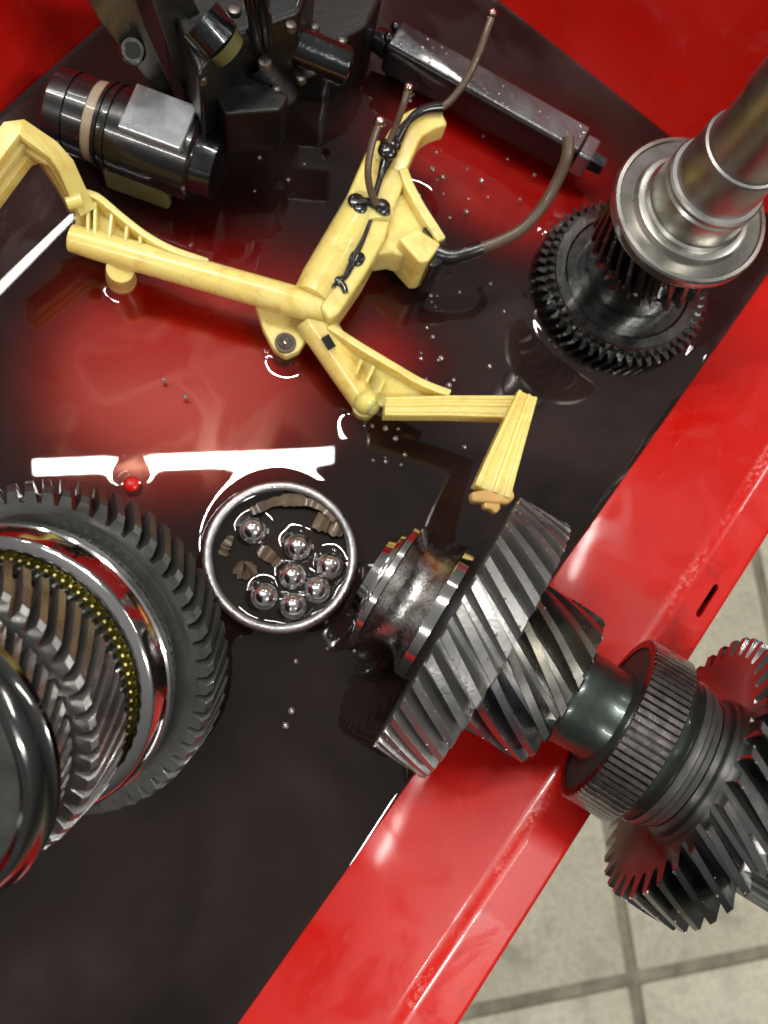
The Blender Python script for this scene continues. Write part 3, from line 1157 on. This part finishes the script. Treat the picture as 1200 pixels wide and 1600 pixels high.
# wires
mb = MB()
mb.tube([at(684, 396, .035), at(705, 401, .037), at(728, 396, .040), at(752, 388, .042)], [.0052, .0042, .0040, .0036], 14, smooth=4)
boot = yp(mb, 'cable_boot', M['black'])
mb = MB()
mb.tube([at(748, 389, .042), at(778, 378, .045), at(815, 358, .050), at(848, 322, .057), at(872, 280, .066), at(886, 244, .074), at(888, 214, .078)], .0027, 14, smooth=5)
yp(mb, 'wire', M['wire'])
mb = MB()
mb.tube([at(684, 172, .047), at(704, 157, .050), at(728, 126, .056), at(748, 84, .063), at(760, 50, .068), at(767, 30, .070)], .0018, 12, smooth=5)
wq = wq = yp(mb, 'wire', M['wire'])
mb = MB(); mb.sphere(at(769, 21, .071), .0023, 12, 8)
yp(mb, 'bare_end', M['copper'], parent=wq)
mb = MB()
mb.tube([at(606, 226, .046), at(618, 198, .052), at(630, 165, .060), at(636, 142, .064)], .0016, 12, smooth=5)
wq = yp(mb, 'wire', M['wire'])
mb = MB(); mb.sphere(at(638, 137, .065), .0024, 12, 8)
yp(mb, 'bare_end', M['copper'], parent=wq)
mb = MB()
mb.tube([at(588, 320, .044), at(579, 298, .050), at(575, 268, .057), at(580, 230, .063), at(591, 196, .068)], .0017, 12, smooth=5)
wq = yp(mb, 'wire', M['wire'])
mb = MB(); mb.sphere(at(593, 190, .069), .0026, 12, 8)
yp(mb, 'bare_end', M['copper'], parent=wq)
# lower limb
mb = MB()
mb.tube([at(488, 496, .026), at(505, 522, .024), at(540, 575, .020), at(572, 624, .017)], [.0086, .0088, .0084, .0078], 26)
limb = yp(mb, 'lower_limb', M['yellow'])
mb = MB()
c = at(513, 535, .0322)
tt = (at(540, 575, .0285) - at(500, 510, .0335)).normalized()
ss = Vector((-tt.y, tt.x, 0)).normalized()
mb.box(c, tt * .0032, ss * .0021, tt.cross(ss) * .0006)
yp(mb, 'limb_window', M['sealant'], parent=limb)
mb = MB()
mb.prism([at(*p) for p in ((508, 512, .028), (560, 545, .029), (620, 580, .031), (694, 616, .034), (640, 634, .030), (592, 634, .024), (560, 590, .022))], (0, 0, -.003))
lweb = yp(mb, 'limb_web', M['yellow'], .0006)
mb = MB()
fl_pts = catmull([at(*p) for p in ((514, 508, .034), (560, 538, .035), (620, 574, .037), (660, 597, .039), (704, 614, .042))], 5)
rg = []
for i, p in enumerate(fl_pts):
    t = (fl_pts[min(i + 1, len(fl_pts) - 1)] - fl_pts[max(i - 1, 0)]).normalized()
    s = Vector((-t.y, t.x, 0)).normalized() * .0018
    rg.append([p + s, p - s, p - s - Vector((0, 0, .011)), p + s - Vector((0, 0, .011))])
mb.loft(rg)
yp(mb, 'limb_flange', M['yellow'], .0006)
for (x0, y0, x1, y1) in ((565, 562, 556, 585), (584, 572, 572, 598), (600, 592, 592, 612)):
    mb = MB()
    mb.bar(at(x0, y0, .032), at(x1, y1, .029), .0015, .006)
    yp(mb, 'rib', M['yellow'], .0004, parent=lweb)
mb = MB()
for x, y, r in ((572, 628, .0062), (560, 622, .003), (580, 636, .0042), (596, 606, .0026), (603, 598, .0022)):
    mb.sphere(at(x, y, .020), r, 14, 8, 1.1)
mb.tube([at(570, 632, .018), at(568, 642, .003)], [.0062, .0052], 14)
yp(mb, 'clip_foot', M['yellow'])


def channel(name, path, w0, w1, hgt, mat, parent=None):
    pts = [at(*p) for p in path]
    rg = []
    n = len(pts)
    for i, p in enumerate(pts):
        t = (pts[min(i + 1, n - 1)] - pts[max(i - 1, 0)]).normalized()
        s = Vector((-t.y, t.x, 0)).normalized()
        wq_ = w0 + (w1 - w0) * i / (n - 1)
        pr = [(-.5, 0), (-.5, 1), (-.34, 1), (-.31, .86), (-.02, .86), (.02, 1), (.14, 1), (.17, .9), (.31, .9), (.34, 1), (.5, 1), (.5, 0)]
        rg.append([p + s * q[0] * wq_ + Vector((0, 0, (q[1] - 1) * hgt)) for q in pr])
    mb = MB()
    mb.loft(rg)
    return yp(mb, name, mat, .0005)


channel('cross_arm', [(602, 634, .032), (640, 634, .036), (700, 633, .044), (760, 634, .051), (818, 635, .0585)], .0088, .0106, .0085, M['yellow'])
channel('drop_arm', [(826, 614, .0605), (812, 652, .0600), (798, 690, .0595), (784, 728, .0590), (770, 768, .0585)], .0090, .0165, .008, M['yellow'])
mb = MB()
mb.prism(outline([(736, 768), (770, 762), (802, 762), (806, 776), (796, 788), (768, 786), (738, 784)], .0575), (0, 0, -.006))
cap = yp(mb, 'arm_pad', M['orange'], .0014)
mb = MB()
mb.prism(outline([(757, 778), (780, 780), (784, 794), (776, 803), (768, 796), (756, 794)], .0565), (0, 0, -.005))
yp(mb, 'pad_tab', M['orange'], .001, parent=cap)

# ------------------------------------------------------------------ black bar by the end wall
bb = empty('black_bar', at(770, 150, 0))
tag(bb, 'black oiled steel bar with stepped end lying near the end wall', 'bar')
bi = bb.matrix_world.inverted()


def bp_(mb, name, mat, bevel=0, angle=32, parent=None):
    mb.v = [tuple(bi @ Vector(p)) for p in mb.v]
    return mb.build(name, mat, parent or bb, bevel, angle)


A, B = at(608, 72, .020), at(905, 240, .020)
mb = MB(); mb.bar(A, B, .0175, .020)
bar_b = bp_(mb, 'body', M['black_dull'], .0025)
tB = (B - A).normalized(); sB = Vector((-tB.y, tB.x, 0))
mb = MB(); mb.box((A + B) / 2 + Vector((0, 0, .0100)), tB * (B - A).length * .485, sB * .0078, Vector((0, 0, .0012)))
top_p = bp_(mb, 'glare_painted_top', M['bar'], .0009)  # added paler sheet that carries the painted glare on the bar's top
mb = MB()
rnd = random.Random(21)
for _ in range(26):
    q = A + (B - A) * rnd.uniform(.04, .97) + sB * rnd.uniform(-.0066, .0066) + Vector((0, 0, .0112))
    mb.sphere(q, rnd.uniform(.0004, .0010), 8, 5, .5, True)
tag(bp_(mb, 'oil_beads', M['drop'], 0, 32, bar_b), kind='stuff')
mb = MB()
mb.bar(B - tB * .002, B + tB * .007, .0145, .016)
bp_(mb, 'stepped_end', M['bar'], .0015)
mb = MB()
mb.tube([B + tB * .006, B + tB * .0145], [.0056, .0050], 6)
bp_(mb, 'end_stub', M['blackmetal'])
mb = MB()
mb.tube([A - tB * .008, A - tB * .001], [.0062, .0072], 18)
for k in (-1, 1):
    mb.sphere(A + sB * .004 * k + Vector((0, 0, .0095)), .0028, 12, 8)
bp_(mb, 'knuckle', M['blackmetal'])

# ------------------------------------------------------------------ black pump motor
mo = empty('pump_motor', at(200, 215, 0))
tag(mo, 'black cylindrical pump motor with beige ring and flat grey plate', 'motor')
mi = mo.matrix_world.inverted()
ma, mb2 = at(92, 168, .030), at(312, 250, .030)
md = (mb2 - ma).normalized()
mL = (mb2 - ma).length
side = Vector((-md.y, md.x, 0)).normalized()
mup = md.cross(side); mup = mup if mup.z > 0 else -mup


def mp_(mb, name, mat, bevel=0, parent=None, angle=32):
    mb.v = [tuple(mi @ Vector(p)) for p in mb.v]
    return mb.build(name, mat, parent or mo, bevel, angle)


def seg_(pr, name, mat, sides=40):
    mb = MB()
    mb.tube([ma + md * mL * q for q, r in pr], [r for q, r in pr], sides)
    return mp_(mb, name, mat)


seg_([(-.03, .012), (-.02, .0165), (.0, .0180), (.12, .0184), (.125, .0176), (.135, .0176), (.14, .0184), (.26, .0186)], 'end_cap', M['black'])
seg_([(.258, .0172), (.26, .0180), (.33, .0184), (.335, .0170)], 'beige_ring', M['beige'])
seg_([(.33, .0180), (.335, .0196), (.36, .0198), (.365, .0188), (.385, .0188), (.39, .0200), (.42, .0202), (.425, .0192), (.44, .0192), (.445, .0200), (.98, .0202), (1.0, .0185)], 'casing', M['black'])
mb = MB()
pc = ma + md * mL * .735 + mup * .0196
mb.box(pc, md * mL * .21, side * .0120, mup * .0022)
mp_(mb, 'flat_plate', M['label'], .0008)
mb = MB()
for q in (-.019, .019):
    pass
mb.box(ma + md * mL * .62 - mup * .012 - side * .0165, md * .016, side * .003, mup * .009)
mp_(mb, 'underside_bracket', M['olive'], .002)
mb = MB()
mb.tube([ma + md * mL * .98 , ma + md * mL * 1.14], [.0165, .0150], 28)
mp_(mb, 'coupling', M['blackmetal'])

# ------------------------------------------------------------------ dark control unit in the far corner
cu_ = empty('control_unit', at(420, 120, 0))
tag(cu_, 'tall dark oily gearbox control unit with standing plates and pipes', 'gearbox part')
ci = cu_.matrix_world.inverted()


def cp(mb, name, mat, bevel=0, parent=None, angle=32):
    mb.v = [tuple(ci @ Vector(p)) for p in mb.v]
    return mb.build(name, mat, parent or cu_, bevel, angle)


mb = MB()
mb.prism(outline([(300, 190), (345, 110), (420, 60), (520, 70), (575, 40), (600, -10), (560, -120), (300, -120), (250, 20)], .045), (0, 0, -.043))
cp(mb, 'housing', M['black_dull'], .003)
mb = MB()
mb.prism(outline([(310, 120), (360, 60), (470, 20), (500, -60), (420, -140), (280, -140), (260, 0)], .085), (0, 0, -.045))
cp(mb, 'upper_housing', M['black_dull'], .003)


def plate(name, foot, rise, thick, mat, bevel=.001):
    """standing plate: outline of (px, py, z) corners, given thickness sideways"""
    P = [at(*p) for p in foot]
    n = (P[1] - P[0]).cross(P[2] - P[0]).normalized() * thick
    mb = MB()
    mb.loft([P, [p + n for p in P]])
    return cp(mb, name, mat, bevel)


plate('side_plate', [(282, 170, .030), (262, 166, .034), (205, 95, .066), (158, 36, .090), (120, -30, .108), (190, -60, .108), (235, 60, .080)], 0, .006, M['cast'])
plate('side_plate', [(302, 176, .034), (288, 150, .042), (262, 70, .078), (226, -20, .104), (262, -40, .104), (300, 40, .082), (318, 110, .052), (320, 140, .042)], 0, .006, M['cast'])
mb = MB()
mb.tube([at(207, 80, .066), at(207, 78, .076), at(207, 78, .077)], [.0058, .0054, .0046], 20)
pb_ = cp(mb, 'plate_boss', M['gear_wet'])
mb = MB()
mb.tube([at(207, 78, .0768), at(207, 78, .0776)], [.0034, .0030], 16)
cp(mb, 'boss_bore', M['sealant'], 0, pb_)
mb = MB()
mb.tube([at(312, 30, .092), at(345, 68, .086)], [.0098, .0098], 20)
sol = cp(mb, 'solenoid', M['blackmetal'])
mb = MB()
mb.tube([at(345, 66, .0865), at(360, 82, .083)], [.0085, .0075], 16)
cp(mb, 'solenoid_plug', M['olive'], 0, sol)
for (x0, y0, x1, y1, z0, z1, r, mt) in ((384, -40, 404, 84, .115, .070, .0030, 'blackmetal'), (404, -40, 418, 76, .118, .072, .0034, 'blackmetal'),
                                        (430, 58, 545, 106, .060, .052, .0088, 'blackmetal'), (400, 100, 450, 160, .06, .045, .007, 'black'), (470, 60, 488, 120, .058, .05, .0045, 'cast')):
    mb = MB()
    a, b = at(x0, y0, z0), at(x1, y1, z1)
    t = (b - a).normalized()
    mb.tube([a, b - t * .0015, b], [r, r, r * .8], 20)
    cp(mb, 'pipe', M['black_dull' if mt == 'black' else mt])
mb = MB()
mb.prism(outline([(330, 140), (372, 110), (452, 148), (438, 172), (352, 178)], .060), (0, 0, -.03))
cp(mb, 'terminal_block', M['black_dull'], .0015)
mb = MB()
mb.prism(outline([(296, 170), (340, 130), (352, 178), (336, 218), (318, 232)], .038), (0, 0, -.03))
cp(mb, 'connector', M['black_dull'], .0015)
for (x, y, z, r) in ((414, 92, .074, .0032), (470, 116, .052, .003), (432, 134, .0615, .0022), (455, 34, .087, .0026), (492, 36, .064, .0026), (536, 58, .05, .0026), (316, 118, .082, .002), (366, 10, .088, .003)):
    mb = MB()
    p = at(x, y, z)
    mb.tube([p - Vector((0, 0, .004)), p - Vector((0, 0, .002)), p - Vector((0, 0, .0012)), p - Vector((0, 0, .0008))], [r, r, r * .85, r * .5], 12)
    cp(mb, 'screw', M['cast'])

# ------------------------------------------------------------------ bubbles and beads floating on the oil
mb = MB()
rnd = random.Random(5)
for cx, cy, sx_, sy_, n in ((690, 300, 70, 60, 26), (672, 480, 14, 40, 7), (680, 585, 18, 26, 7), (590, 690, 26, 30, 10), (728, 705, 5, 5, 1), (257, 592, 1, 1, 1), (289, 620, 1, 1, 1),
                            (640, 600, 30, 30, 4), (480, 1040, 30, 60, 5), (150, 345, 6, 6, 1), (790, 500, 60, 60, 6), (430, 270, 40, 60, 4), (620, 150, 20, 10, 5)):
    for _ in range(n):
        p = at(rnd.gauss(cx, sx_), rnd.gauss(cy, sy_), .0043)
        r = rnd.choice((.0007, .0009, .0012, .0016))
        mb.sphere(p, r, 10, 6, .8, True)
tag(mb.build('oil_bubbles', M['drop']), 'tiny bubbles and oil beads dotted over the oil pool', 'bubbles', kind='stuff')
